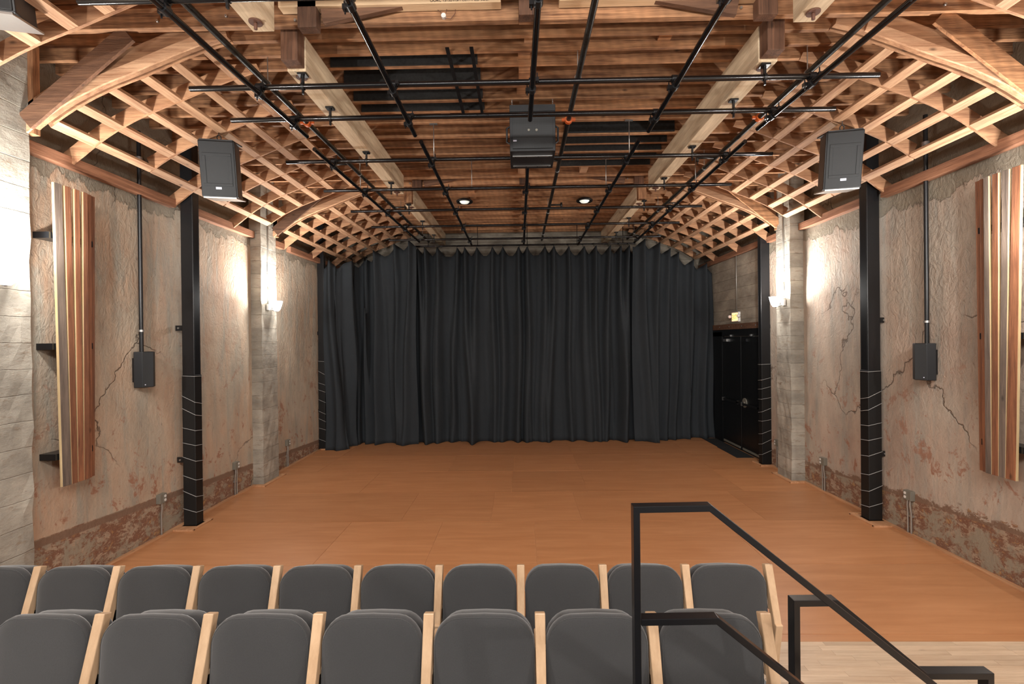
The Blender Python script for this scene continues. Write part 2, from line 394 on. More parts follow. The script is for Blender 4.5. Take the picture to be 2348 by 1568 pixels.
XL, XR = -4.56, 4.74
CX = .10          # centre line of the vault
Y0R, Y1R = -2.0, 12.5

# ================================================================== SETTING
def wall_centered(mb, name, mat): 
    return mb.build(name, mat, center=False)
wl = struct(wall_centered(MB().box(XL-.25, XL, Y0R, Y1R, -.1, 4.3).box(XL-.45, XL-.2, Y0R, Y1R, 4.25, 5.75), 'wall_left', M['plaster_l']), 'stained plaster wall on the left with peeling dado')
wr = wall_centered(MB().box(XR, XR+.25, Y0R, Y1R, -.1, 4.3).box(XR+.2, XR+.45, Y0R, Y1R, 4.25, 5.75), 'wall_right', M['plaster_r'])
struct(wr, 'stained plaster wall on the right with patches and cracks')
wb = struct(wall_centered(MB().box(XL-.3, XR+.3, Y1R, Y1R+.2, -.1, 5.75), 'wall_back', M['conc_back']), 'grey concrete wall behind the black curtain')
# plain concrete field above the door
struct(MB().box(XR-.025, XR+.02, 9.22, 12.45, 2.62, 4.18).build('wall_panel', M['conc_back'], wr))
def pilaster(parent, x0, x1, y0, y1):
    mb = MB(); rnd = random.Random(int(y0*10)+int(x0)); nz = 30; cols = 6
    s = 1 if x0 < 0 else -1                       # inner face towards room centre
    # inner face: rough grid, with plain sides
    xin = x1 if s == 1 else x0; xout = x0 if s == 1 else x1
    k = len(mb.v)
    for i in range(nz+1):
        z = 5.6*i/nz
        for j in range(cols+1):
            y = y0+(y1-y0)*j/cols
            d = rnd.uniform(-.006, .006)
            yy = y+(rnd.uniform(-.01, .01) if j in (0, cols) else 0)
            mb.v.append((xin+s*d, yy, z))
        mb.v.append((xout, y1, z)); mb.v.append((xout, y0, z))
    row = cols+3
    for i in range(nz):
        for j in range(row):
            j2 = (j+1) % row; mb.f.append([k+i*row+j, k+i*row+j2, k+(i+1)*row+j2, k+(i+1)*row+j]); mb.sm.append(False)
    return struct(mb.build('pilaster', M['concrete'], parent))
pilaster(wl, XL-.02, -4.38, 8.0, 8.5); pilaster(wl, XL-.02, -4.36, 3.62, 4.17)
pilaster(wr, 4.52, XR+.02, 8.02, 8.45); pilaster(wr, 4.52, XR+.02, 3.62, 4.2)
for x, s, p in ((XL, 1, wl), (XR, -1, wr)):      # conduit recess strip on the far pilasters
    xi = -4.38 if s == 1 else 4.52
    c = MB().tube((xi+s*.012, 8.2, 3.1), (xi+s*.012, 8.2, 5.0), .012, 8).build('conduit', M['conduit'], p); struct(c)
# top plates
def plates(s, parent):
    x = XL if s == 1 else XR
    cuts = [(-2, 3.6), (4.2, 6.14), (6.38, 7.98), (8.5, 9.0), (9.25, 10.65), (10.85, 12.45)] if s == 1 else [(-2, 3.6), (4.22, 6.2), (6.46, 8.0), (8.47, 9.02), (9.26, 12.45)]
    for a, b in cuts:
        mb = MB().box(min(x, x+s*.09)-0, max(x, x+s*.09), a, b, 4.19, 4.30)
        struct(mb.build('wall_plate', M['plate'], parent, bevel=.004))
plates(1, wl); plates(-1, wr)
# ceiling deck with joists
deck = MB()
ceil = struct(MB().box(XL-.45, XR+.45, Y0R, Y1R+.2, 5.62, 5.7).build('ceiling', M['dark_x']), 'dark plank roof deck above the timber joists')
y = Y0R
while y < Y1R:
    pass; struct(MB().box(XL-.2, XR+.2, y, y+.185, 5.595, 5.625).build('deck_plank', M['old_x'], ceil)); y += .2
JY = [.6, 1.0, 1.4, 1.8, 2.2, 2.6, 3.0, 3.4, 4.36, 4.571, 4.832, 5.212, 5.514, 5.786, 6.087, 6.489, 6.824, 7.1, 7.352, 7.706, 8.139, 8.45, 8.8, 9.15, 9.5, 9.85, 10.2, 10.55, 10.9, 11.25, 11.6, 11.95, 12.3]
jr = random.Random(3)
for y in JY:
    z = 5.2+jr.uniform(-.008, .012); sk = jr.uniform(-.012, .012)
    mb = MB()
    mb.quadbox([(XL-.2, y-sk, z), (XR+.2, y+sk, z), (XR+.2, y+.048+sk, z), (XL-.2, y+.048-sk, z), (XL-.2, y-sk, 5.47), (XR+.2, y+sk, 5.47), (XR+.2, y+.048+sk, 5.47), (XL-.2, y+.048-sk, 5.47)])
    struct(mb.build('joist', M['old_x'], ceil))
    # sistered second board, set a little higher
    if jr.random() < .6 and not 4.5 < y < 5.8 and not 6.0 < y < 7.75:
        a = jr.uniform(-4.3, 0); b = a+jr.uniform(2.4, 4.6); b = min(b, XR)
        struct(MB().box(a, b, y+.05, y+.094, z+.03, 5.45).build('sister_joist', M['old_x'], ceil))
for i in range(len(JY)-1):           # blocking between the joists
    y0, y1 = JY[i]+.1, JY[i+1]-.005
    if y1-y0 < .1 or y1-y0 > .5: continue
    pan = 4.5 < y0 < 5.7 or 6.0 < y0 < 7.6
    for x in (.1+jr.uniform(-.05, .05),) if pan else (.1+jr.uniform(-.05, .05), jr.choice([-1.3, 1.4, -.9, 1.1])):
        struct(MB().box(x-.06, x+.06, y0-.005, y1, 5.25, 5.44).build('blocking', M['pale_x'] if jr.random() < .4 else M['old_x'], ceil))

# floors
fl = struct(MB().box(XL-.3, XR+.3, 3.78, Y1R+.1, -.12, -.004).build('floor', M['subfloor'], center=False), 'amber sealed sheet stage floor')
rows = [3.89]+[5.10+1.22*k for k in range(6)]+[12.4]
offs = [-4.2, -2.28+2.44*.5*0-1.22, -1.63-1.22, .85-2.44*2, -1.1-1.22, .6-2.44*2, -.9-2.44, 0]
sr = random.Random(5)
for k in range(len(rows)-1):
    y0, y1 = rows[k], rows[k+1]
    x = XL+.06; nx = offs[k] if offs[k] > x+.3 else offs[k]+2.44
    if k == 1: cuts_ = [-4.5, -2.28, -1.055, .16, 2.64, 4.68]
    elif k == 2: cuts_ = [-4.5, -1.63, -.42, .8, 3.23, 4.68]
    elif k == 0: cuts_ = [-4.5, -2.9, -.46, 1.98, 4.68]
    else:
        cuts_ = [-4.5]; q = -4.5+sr.choice([.7, 1.22, 1.9])
        while q < 4.5: cuts_.append(q); q += sr.choice([2.44, 2.44, 1.22])
        cuts_.append(4.68)
    for a, b in zip(cuts_[:-1], cuts_[1:]):
        struct(MB().box(a+.0022, b-.0022, y0+.003, y1-.003, -.006, sr.uniform(-.0004, .0006)).build('floor_sheet', M['floor'], fl))
for a, b in ((-4.5, -1.0), (-1.0, 1.6), (1.6, 4.68)):
    struct(MB().box(a+.001, b-.001, 3.80, 3.888, -.006, 0).build('floor_border', M['floor'], fl))
# maple strip floor of the audience side
fm = struct(MB().box(XL-.3, XR+.3, -2, 3.78, -.12, -.004).build('floor_maple', M['subfloor'], center=False), 'pale maple strip floor beside the seating')
y = 3.796; mr = random.Random(9); cnt = 0
for k in range(26):
    h = .057 if k else .05
    y1 = y; y0 = y-h; y = y0
    x = 1.0 if k > 2 else -4.5; x += mr.uniform(-.6, 0) if k > 2 else 0
    while x < 4.7:
        L = mr.uniform(.4, 1.5); b = min(4.72, x+L)
        struct(MB().box(x+.0008, b-.0008, y0+.0008, y1-.0008, -.006, 0).build('floor_strip', M['maple_floor'], fm)); x = b; cnt += 1
struct(MB().box(XL, XR, -2, y, -.005, -.001).build('maple_floor_field', M['maple_floor'], fm))
struct(MB().box(XL, .95, y-.01, 3.6, -.005, -.0015).build('maple_floor_field', M['maple_floor'], fm))
# seating risers
for i, (x1, y1, z) in enumerate(((1.62, 2.86, .165), (.9, 2.0, .36))):
    struct(MB().box(XL+.02, x1, -1.9 if i else -1.9, y1, 0 if i == 0 else .166, z).build('floor_riser', M['black_floor']), ['low dark seating riser under the second row', 'upper dark seating riser under the camera'][i])

# baseboards: stepped trim along the walls
def baseboard(s, name):
    x = XL if s == 1 else XR
    P = thing(name, '', '', (x, 8, 0)); del P['label']; del P['category']; P['kind'] = 'structure'
    segs = [(3.8, 3.62, 0)] if False else []
    if s == 1: runs = [(3.8, 4.19, .27), (4.19, 6.05, .075), (6.05, 6.42, .33), (6.42, 7.9, .075), (7.9, 8.6, .26), (8.6, 10.6, .075), (10.6, 10.9, .24)]
    else: runs = [(3.8, 4.19, .3), (4.19, 6.08, .075), (6.08, 6.52, .3), (6.52, 7.93, .075), (7.93, 8.5, .3), (8.5, 8.98, .075), (8.98, 9.3, .26)]
    for a, b, d in runs:
        struct(MB().box(min(x, x+s*(d-.035)), max(x, x+s*(d-.035)), a, b, 0, .012).build('trim_board', M['base'], P))
        struct(MB().box(min(x+s*(d-.035), x+s*d), max(x+s*(d-.035), x+s*d), a, b, 0, .022).build('trim_strip', M['base'], P, bevel=.002))
    for (a, b, d), (a2, b2, d2) in zip(runs[:-1], runs[1:]):
        lo, hi = sorted((d, d2)); q = b if d2 > d else b
        struct(MB().box(*sorted((x+s*(lo-.03), x+s*hi)), q-.018 if d2 > d else q-.018, q+.018, 0, .0225).build('trim_return', M['base'], P))
    return P
baseboard(1, 'baseboard_left'); baseboard(-1, 'baseboard_right')

# ================================================================== TRUSSES
def cove(s, lo=0, hi=7):
    U = [(4.46, 4.31), (4.32, 4.42), (4.08, 4.576), (3.78, 4.72), (3.485, 4.83), (3.2, 4.943), (2.9, 5.055), (2.66, 5.12)]
    return [(CX-s*u, z) for u, z in U][lo:hi+1]
def offset_profile(P, d, zmax=5.19):
    out = []
    for i, p in enumerate(P):
        a = Vector(P[max(0, i-1)]); b = Vector(P[min(len(P)-1, i+1)]); t = (b-a).normalized(); n = Vector((-t.y, t.x))
        if n.y < 0: n = -n
        q = Vector(p)+n*d; out.append((q.x, min(q.y, zmax)))
    return out
def smooth_prof(P, k=3):
    out = []
    for i in range(len(P)-1):
        for j in range(k):
            t = j/k; p0 = Vector(P[max(0, i-1)]); p1 = Vector(P[i]); p2 = Vector(P[i+1]); p3 = Vector(P[min(len(P)-1, i+2)])
            q = .5*((2*p1)+(p2-p0)*t+(2*p0-5*p1+4*p2-p3)*t*t+(3*p1-p0-3*p2+p3)*t*t*t); out.append((q.x, q.y))
    out.append(tuple(P[-1])); return out
def truss(yc, label, near):
    T = thing('roof_truss', label, 'truss', (CX, yc, 5.13))
    MB().box(-4.3, 0.02, yc+.0, yc+.06, 5.145, 5.32).build('bottom_chord', M['old_x'], T, bevel=.004)
    MB().box(0.02, 4.5, yc+.0, yc+.06, 5.14, 5.315).build('bottom_chord', M['old_x'], T, bevel=.004)
    for s in (1, -1):
        P = smooth_prof(cove(s, 0, 7)); MB().strip(P, offset_profile(P, .21, 5.5), yc+.1, yc+.155).build('arch_board', M['rib'], T)
        P2 = smooth_prof(cove(s, 0, 6)); P2 = [(p[0], p[1]-.012) for p in P2]
        MB().strip(P2, offset_profile(P2, .09, 5.5), yc+.08, yc+.098).build('arch_edge_strip', M['pale_x'], T)
        a = Vector((CX-s*4.42, yc+.045, 4.38)); b = Vector((CX-s*3.50, yc+.045, 5.13))
        MB().bar(a, b, .03, .165, (0, 0, 1)).build('knee_brace', M['dark_x'] if s == 1 else M['old_x'], T)
        MB().box(CX-s*4.45-.04, CX-s*4.45+.04, yc+.1, yc+.16, 4.3, 5.1).build('wall_post', M['old_z'], T)
    for x, zb in ((-1.76, 5.06), (.1, 5.12), (2.08, 5.08)):
        MB().box(x-.08, x+.08, yc-.1, yc-.005, zb, 5.6).build('hanger_post', M['dark_z'], T, bevel=.004)
    for s in (1, -1):
        a = Vector((CX-s*1.75, yc-.05, 5.2)); b = Vector((CX-s*.08, yc-.05, 5.52))
        MB().bar(a, b, .045, .2, (0, 0, 1)).build('web_brace', M['dark_x'], T)
    if near:
        lx = [(-2.0, -.13), (.36, 2.0)]
        for (a, b), tx, tx0 in zip(lx, ('OORC 13132-F/SPI CERTIFIED SOUP', '18   40.5DAM'), (-.72, .4)):
            o = MB().box(a, b, yc-.1, yc-.012, 5.23, 5.42).build('new_lumber_block', M['newlumber'], T)
            text(tx, .032, M['ink'], T, Matrix.Translation((tx0, yc-.102, 5.243)) @ Matrix.Rotation(PI/2, 4, 'X'), .0005, 1.0)
    for x, z in ((-2.5, 5.23), (-2.22, 5.2), (-1.98, 5.25), (-1.9, 5.18), (-3.1, 5.2), (1.9, 5.2), (3.3, 5.22), (3.6, 5.19)):
        MB().tube((x, yc-.016, z), (x, yc+.002, z), .011, 8).build('bolt', M['chrome'], T)
    return T
truss(4.07, 'roof truss nearest the camera with stamped pale lumber on its chord', True)
truss(8.32, 'roof truss over the middle of the stage between the two pairs of pale beams', False)

# ================================================================== LATTICE COVES
rb = random.Random(11)
def lattice(s, ribs, label, y_end, first=True):
    T = thing('cove_lattice', label, 'lattice', (CX-s*3.6, (ribs[0]+ribs[-1])/2, 4.7), 'timber lattice coves above the side walls')
    for i, yr in enumerate(ribs):
        tail = (i % 2 == 1)
        P = cove(s, 0 if not tail else 0, 7)
        if tail: P = [(CX-s*4.60, 4.20), (CX-s*4.55, 4.245)] + P
        else: P = P[1:]; 
        P = smooth_prof(P, 2)
        O = offset_profile(P, .14)
        if tail: O[0] = (CX-s*4.63, 4.31)
        else:
            O[0] = (CX-s*4.38, 4.56)
        MB().strip(P, O, yr-.012, yr+.012).build('rib', M['rib'], T)
    ys = list(ribs)
    if y_end is not None and abs(y_end-ribs[-1]) > .05: ys.append(y_end)
    PR = cove(s)
    for k in range(1, 7):
        a, b = Vector(PR[k-1]), Vector(PR[k+1]); t = (b-a).normalized(); n = Vector((-t.y, t.x)); n = n if n.y > 0 else -n
        p = Vector(PR[k])
        for j in range(len(ys)-1):
            y0, y1 = ys[j]+.014, ys[j+1]-.014
            if y1-y0 < .08: continue
            w_ = .085+rb.uniform(-.006, .006); e = rb.uniform(-.006, .004)
            q = p+n*(.022+e)
            c = Vector((q.x, 0, q.y)); T3 = Vector((t.x, 0, t.y)); N3 = Vector((n.x, 0, n.y))
            P8 = []
            for sh in (-1, 1):
                for yy, ss in ((y0, -1), (y0, 1), (y1, 1), (y1, -1)): P8.append(c+T3*ss*w_/2+N3*sh*.022+Vector((0, yy, 0)))
            mb = MB(); mb.quadbox(P8); mb.build('purlin', M['pale_y'], T)
    return T
for s, side in ((1, 'left'), (-1, 'right')):
    lattice(s, [1.2, 1.8, 2.4, 3.0, 3.6], 'slice of timber lattice cove at the top %s corner, nearest the camera' % side, None)
    lattice(s, [4.26, 4.71, 5.43, 6.15, 6.8, 7.4, 8.0], 'timber lattice cove with hanging speaker above the %s wall' % side, None)
    lattice(s, [8.52, 9.05, 9.65, 10.25, 10.85, 11.45, 12.1], 'far timber lattice cove above the %s end of the black curtain' % side, None)

# ================================================================== GLULAM BEAMS
def glulam(x0, x1, y0, y1, label, endpost=True):
    T = thing('glulam_beam', label, 'beam', ((x0+x1)/2, (y0+y1)/2, 4.88), 'pale glued timber beams below the joists')
    z = 4.88; n = 7; h = .3/n
    for i in range(1):
        MB().box(x0, x1, y0, y1, z, z+.315).build('beam_body', M['glulam'], T, bevel=.004)
    if endpost and y0 > 4:
        MB().box(x0+.01, x1-.01, y0-.14, y0-.002, z+.02, 5.2).build('end_post', M['dark_z'] if y0 < 8 else M['old_z'], T, bevel=.004)
    for yy in ((y0+.1, y1-.12)):
        MB().tube(((x0+x1)/2, yy, z-.012), ((x0+x1)/2, yy, z+.002), .05, 18).tube(((x0+x1)/2, yy, z-.06), ((x0+x1)/2, yy, z-.012), .014, 8).build('washer_bolt', M['wire'], T, bevel=.003)
    return T
glulam(-2.09, -1.92, .5, 3.75, 'short pale beam end with washer bolt at the top left, in front of truss')
glulam(2.17, 2.34, .5, 3.78, 'short pale beam end with washer bolt at the top right, in front of truss')
glulam(-2.09, -1.92, 4.3, 7.95, 'long pale beam on the left of the black hanging centre speaker')
glulam(2.16, 2.33, 4.3, 7.95, 'long pale beam on the right of the black hanging centre speaker')
glulam(-2.06, -1.9, 8.62, 12.3, 'far pale beam running to the curtain, on the left')
glulam(2.12, 2.28, 8.62, 12.3, 'far pale beam running to the curtain, on the right')

# dark insulation panels between the joists
def insul(x0, x1, ya, yb):
    js = [y for y in JY if ya-.02 <= y <= yb+.02]
    for a, b in zip(js[:-1], js[1:]):
        struct(MB().box(x0, x1, b-.018, b-.002, 5.214, 5.46).build('insulation_sheet', M['dkpanel'], ceil))
        struct(MB().box(x0, x1, a+.05, b-.02, 5.44, 5.46).build('insulation_sheet', M['dkpanel'], ceil))
insul(-1.9, -.40, 4.571, 5.79); insul(.64, 2.12, 6.087, 7.71)
for x in (-.66, -.43): struct(MB().box(x-.018, x+.018, 4.5, 5.85, 5.18, 5.191).build('steel_strap', M['steel'], ceil))

# ================================================================== PIPE GRID
PZ = 4.765; LZ = 4.70; RP = .0245
PX0, PX1 = -3.02, 3.26
CROSS = [(3.22, -3.0, 3.25), (4.35, PX0, PX1), (4.98, PX0, PX1+.02), (6.16, PX0, PX1), (7.35, PX0, PX1), (8.53, PX0, PX1), (9.72, PX0, PX1), (11.0, PX0, PX1)]
LONG = [(-2.46, 1.5, -2.34, 5.25), (-2.41, 5.6, -2.29, 10.9), (-1.12, 1.5, -1.14, 5.27), (-1.11, 5.45, -1.13, 11.4), (.165, 1.5, .13, 4.95), (.125, 6.2, .115, 11.3),
        (1.405, 1.5, 1.44, 5.27), (1.395, 5.49, 1.42, 11.5), (2.76, 1.5, 2.63, 5.27), (2.65, 5.6, 2.73, 11.3)]
def longx(i, y):
    x0, y0, x1, y1 = LONG[i]; return x0+(x1-x0)*(y-y0)/(y1-y0)
def clamp_parts(T, x, y):
    MB().tube((x-.03, y, PZ), (x+.03, y, PZ), RP+.011, 14).tube((x, y-.03, LZ), (x, y+.03, LZ), RP+.011, 14)\
        .box(x-.02, x+.02, y-.035, y+.035, LZ+.02, PZ-.01).tube((x+.045, y-.04, PZ-.03), (x+.045, y-.04, PZ+.06), .006, 6).tube((x-.045, y+.03, LZ-.04), (x-.045, y+.03, LZ+.05), .006, 6)\
        .box(x-.06, x-.03, y+.01, y+.05, LZ-.015, LZ+.02).box(x+.03, x+.06, y-.055, y-.02, PZ-.02, PZ+.015).build('pipe_clamp', M['steel'], T)
where = ['closest, at the top edge', 'just beyond the near ends of the long pale beams', 'crossing in front of the hanging centre speaker', 'passing behind the hanging centre speaker', 'near the far ends of the long pale beams', 'just in front of the round ceiling lamps', 'just beyond the round ceiling lamps', 'closest to the curtain']
for ci, (y, a, b) in enumerate(CROSS):
    T = thing('lighting_pipe', 'black crosswise lighting pipe, %s' % where[ci], 'pipe', ((a+b)/2, y, PZ), 'crosswise pipes of the lighting grid')
    mb = MB().tube((a, y, PZ), (b, y, PZ), RP, 16); mb.build('pipe', M['pipe'], T)
    for bx in ((-1.97, 2.24)):
        if 3.78 < y < 4.28: continue
        MB().box(bx-.04, bx+.04, y-.035, y+.035, 4.862, 4.879).tube((bx-.012, y, PZ), (bx+.012, y, PZ), RP+.008, 14).box(bx-.01, bx+.01, y-.012, y+.012, PZ+.02, 4.865)\
            .box(bx-.008, bx+.008, y-.01, y+.01, PZ-.07, PZ-.02).build('beam_clamp', M['steel'], T)
    for i, L in enumerate(LONG):
        if L[1]+.03 < y < L[3]-.03: clamp_parts(T, longx(i, y), y)
lw = ['outer left, near half', 'outer left, far half', 'inner left, near half ending in mid air', 'inner left, far half', 'centre, ending above the hanging speaker', 'centre, running from behind the speaker to the curtain',
      'inner right, near half ending in mid air', 'inner right, far half', 'outer right, near half', 'outer right, far half']
for i, (x0, y0, x1, y1) in enumerate(LONG):
    mb = MB(); mb.tube((x0, y0, LZ), (x1, y1, LZ), RP, 16)
    tag(mb.build('lighting_pipe', M['pipe']), 'black lengthwise lighting pipe, %s' % lw[i], 'pipe', 'lengthwise pipes of the lighting grid')
# sprinkler mains
def main(x0, x1, r, yc, label):
    T = thing('sprinkler_pipe', label, 'pipe', ((x0+x1)/2, 6, 4.93), 'sprinkler mains above the lighting grid')
    MB().tube((x0, 1.0, 4.93), (x1, 12.0, 4.93), r, 16).build('pipe', M['worn'], T)
    xx = x0+(x1-x0)*(yc-1)/11
    MB().tube((xx, yc-.025, 4.93), (xx, yc+.025, 4.93), r+.016, 18).box(xx-r-.05, xx-r-.008, yc-.012, yc+.012, 4.915, 4.945).box(xx+r+.008, xx+r+.05, yc-.012, yc+.012, 4.915, 4.945).build('coupling', M['orange'], T)
    for yy in (3.05, 4.6, 7.1, 9.4, 11.3):
        x_ = x0+(x1-x0)*(yy-1)/11
        MB().tube((x_, yy-.012, 4.93), (x_, yy+.012, 4.93), r+.005, 16).tube((x_, yy, 4.93+r), (x_, yy, 5.2), .005, 6).build('hanger_ring', M['chrome'], T)
    for yy, d in ((6.7, -.25), (8.9, .22)):
        x_ = x0+(x1-x0)*(yy-1)/11
        MB().tube((x_, yy, 4.93), (x_+d, yy, 4.93), .016, 8).tube((x_+d, yy, 4.88), (x_+d, yy, 4.97), .02, 8).tube((x_+d, yy, 4.84), (x_+d, yy, 4.88), .008, 8).build('sprinkler_head', M['worn'], T)
main(-2.5, -2.28, .028, 5.42, 'worn dark sprinkler main with orange coupling, over the outer left pipe')
main(.59, .575, .028, 5.47, 'worn dark sprinkler main with orange coupling, right of the centre speaker')
main(2.80, 2.72, .028, 5.5, 'worn dark sprinkler main with orange coupling, over the outer right pipe')
# thin hanging rods
for k, (x, y, zb, pos) in enumerate(((-1.08, 6.1, 4.78, 'near the inner left pipe'), (1.42, 6.1, 4.78, 'near the inner right pipe, in front of the dark panel'), (-2.45, 7.35, 4.78, 'beside the outer left pipe'), (1.35, 7.35, 4.78, 'behind the inner right pipe'), (2.7, 7.3, 4.8, 'beside the outer right pipe'), (-.72, 7.35, 4.78, 'left of the centre pipe, over the fourth cross pipe'))):
    T = thing('hanger_rod', 'thin galvanised hanger rod, %s' % pos, 'rod', (x, y, zb), 'thin rods holding the pipe grid')
    MB().tube((x, y, zb), (x, y, 5.2), .006, 8).build('rod', M['chrome'], T)
    MB().box(x-.05, x+.05, y-.02, y+.02, 5.192, 5.199).build('flange', M['chrome'], T)

# ================================================================== SPEAKERS
def grille(nt_name):
    m, nt, b = new_mat(nt_name); co = coords(nt, False)
    vo = nt.nodes.new('ShaderNodeTexVoronoi'); vo.inputs['Scale'].default_value = 95; vo.inputs['Randomness'].default_value = 0
    nt.links.new(co, vo.inputs['Vector'])
    c = ramp(nt, vo.outputs['Distance'], [(.3, (.003,)*3), (.42, (.022, .024, .026))]); nt.links.new(c, b.inputs['Base Color']); b.inputs['Roughness'].default_value = .5
    return m
M['mesh'] = grille('perforated_grille')
def center_speaker():
    cx = .172; T = thing('line_speaker', 'large black loudspeaker hung at the centre of the pipe grid', 'speaker', (cx, 5.8, 4.6))
    x0, x1 = cx-.265, cx+.265
    MB().prism([(5.52, 4.60), (6.08, 4.60), (6.12, 5.13), (5.50, 5.13)], 'x', x0, x1).build('cabinet', M['spk'], T, bevel=.006)
    MB().quadbox and None
    g = MB(); g.quadbox([(x0+.035, 5.500, 4.625), (x1-.035, 5.500, 4.625), (x1-.035, 5.515, 4.625), (x0+.035, 5.515, 4.625), (x0+.035, 5.488, 5.03), (x1-.035, 5.488, 5.03), (x1-.035, 5.503, 5.03), (x0+.035, 5.503, 5.03)])
    g.build('grille', M['mesh'], T)
    MB().box(x0+.005, x1-.005, 5.485, 5.5, 5.045, 5.12).build('top_baffle', M['spk'], T)
    for yy in (5.66, 5.98): 
        o = MB().box(x0+.03, x1-.03, yy-.014, yy+.014, 4.588, 4.601); o = o.build('rail_strip', M['chrome'], T)
        for q in (-.2, -.07, .07, .2): MB().tube((cx+q, yy, 4.585), (cx+q, yy, 4.589), .007, 8).build('rivet', M['spk'], o)
    for s in (-1, 1):
        xs = cx+s*.265
        MB().path([(xs, 5.6, 4.72), (xs+s*.035, 5.6, 4.74), (xs+s*.035, 5.6, 4.9), (xs, 5.6, 4.92)], .012, 8).build('handle', M['spk'], T)
        for k in range(5):
            z = 5.14+k*.014
        ch = MB()
        for k in range(4):
            z = 5.14+k*.02
            ch.path([(cx+s*.235+.006*math.cos(t)*(1 if k % 2 else .3), 5.52+.006*math.cos(t)*(.3 if k % 2 else 1), z+.013*math.sin(t)) for t in [2*PI*i/8 for i in range(8)]], .0022, 5, True)
        ch.tube((cx+s*.235, 5.52, 5.21), (cx+s*.235, 5.52, 5.45), .004, 6).build('chain', M['chrome'], T)
    MB().box(cx-.225, cx-.185, 5.483, 5.489, 4.70, 4.716).build('badge', M['badge'], T)
    for q in (-.045, .045): MB().tube((cx+q, 5.484, 4.83), (cx+q, 5.492, 4.83), .014, 12).build('bolt', M['box'], T)
center_speaker()
def side_speaker(cx, cy, cz, yaw, label, partial=False):
    T = thing('hanging_speaker', label, 'speaker', (cx, cy, cz), 'speakers hung below the lattice coves')
    T.rotation_euler = (math.radians(9.5), 0, yaw)
    w, h, d = .385, .62, .3
    L = dict(local=True)
    MB().prism([(-w/2, -d/2), (w/2, -d/2), (w/2*.72, d/2), (-w/2*.72, d/2)], 'z', -h/2, h/2).build('cabinet', M['spk'], T, bevel=.012, **L)
    MB().box(-w/2+.012, w/2-.012, -d/2-.012, -d/2+.002, -h/2+.012, h/2-.012).build('grille', M['spk_face'], T, bevel=.006, **L)
    f = MB(); a, b, zt, zb = w/2-.04, w/2-.075, .14, -.16      # raised frame on the grille
    for x0, x1, z0, z1 in ((-a, a, zt, zt+.03), (-a, a, zb-.03, zb), (-a, -b, zb, zt), (b, a, zb, zt)): f.box(x0, x1, -d/2-.017, -d/2-.011, z0, z1)
    f.build('grille_frame', M['spk_face'], T, bevel=.003, **L)
    bd = MB().box(-.03, .03, -d/2-.016, -d/2-.011, -.225, -.20).build('badge', M['badge'], T, **L)
    for zz in (h/2-.004, -h/2-.012): MB().box(-w/2*.9, w/2*.9, -d/2, d/2, zz, zz+.014).build('end_plate', M['chrome'] if zz < 0 else M['spk'], T, **L)
    MB().path([(.022*math.cos(t), -.05, h/2+.05+.028*math.sin(t)) for t in [2*PI*i/12 for i in range(12)]], .006, 6, True).tube((0, -.05, h/2+.075), (0, -.05, h/2+.2), .004, 6).build('shackle', M['steel'], T, **L)
    return T
side_speaker(-3.44, 5.5, 4.42, math.radians(11), 'black speaker hung below the lattice above the left wall')
side_speaker(3.65, 5.5, 4.40, math.radians(-11), 'black speaker hung below the lattice above the right wall')
side_speaker(-3.58, 3.2, 4.98, math.radians(14), 'corner of a black speaker at the very top left')
def wall_speaker(s, y, label):
    x = XL if s == 1 else XR
    T = thing('wall_speaker', label, 'speaker', (x, y, 2.1), 'small speakers on the side walls')
    xx = lambda q: x+s*q
    MB().prism([(xx(.03), y-.10), (xx(.12), y-.07), (xx(.175), y+.02), (xx(.12), y+.12), (xx(.03), y+.13)], 'z', 1.9, 2.325).build('cabinet', M['spk'], T, bevel=.008)
    MB().prism([(xx(.122), y-.072), (xx(.177), y+.018), (xx(.169), y+.022), (xx(.114), y-.068)], 'z', 1.91, 2.315).build('grille', M['spk_face'], T)
    MB().box(min(xx(0), xx(.035)), max(xx(0), xx(.035)), y-.08, y+.08, 1.97, 2.25).build('wall_bracket', M['steel'], T)
    MB().tube((xx(.135), y-.055, 1.935), (xx(.14), y-.06, 1.935), .006, 8).build('badge', M['badge'], T)
    c = MB().tube((xx(.05), y, 2.325), (xx(.05), y, 4.95), .022, 12); c.build('conduit_drop', M['steel'], T)
    MB().tube((xx(.05), y, 2.56), (xx(.05), y, 2.585), .03, 12).build('conduit_coupling', M['chrome'], T)
    MB().tube((xx(.05), y, 4.6), (xx(.05), y, 4.64), .036, 12).build('conduit_coupling', M['chrome'], T)
wall_speaker(1, 5.59, 'small black speaker on a black drop conduit on the left wall')
wall_speaker(-1, 5.56, 'small black speaker on a black drop conduit on the right wall')

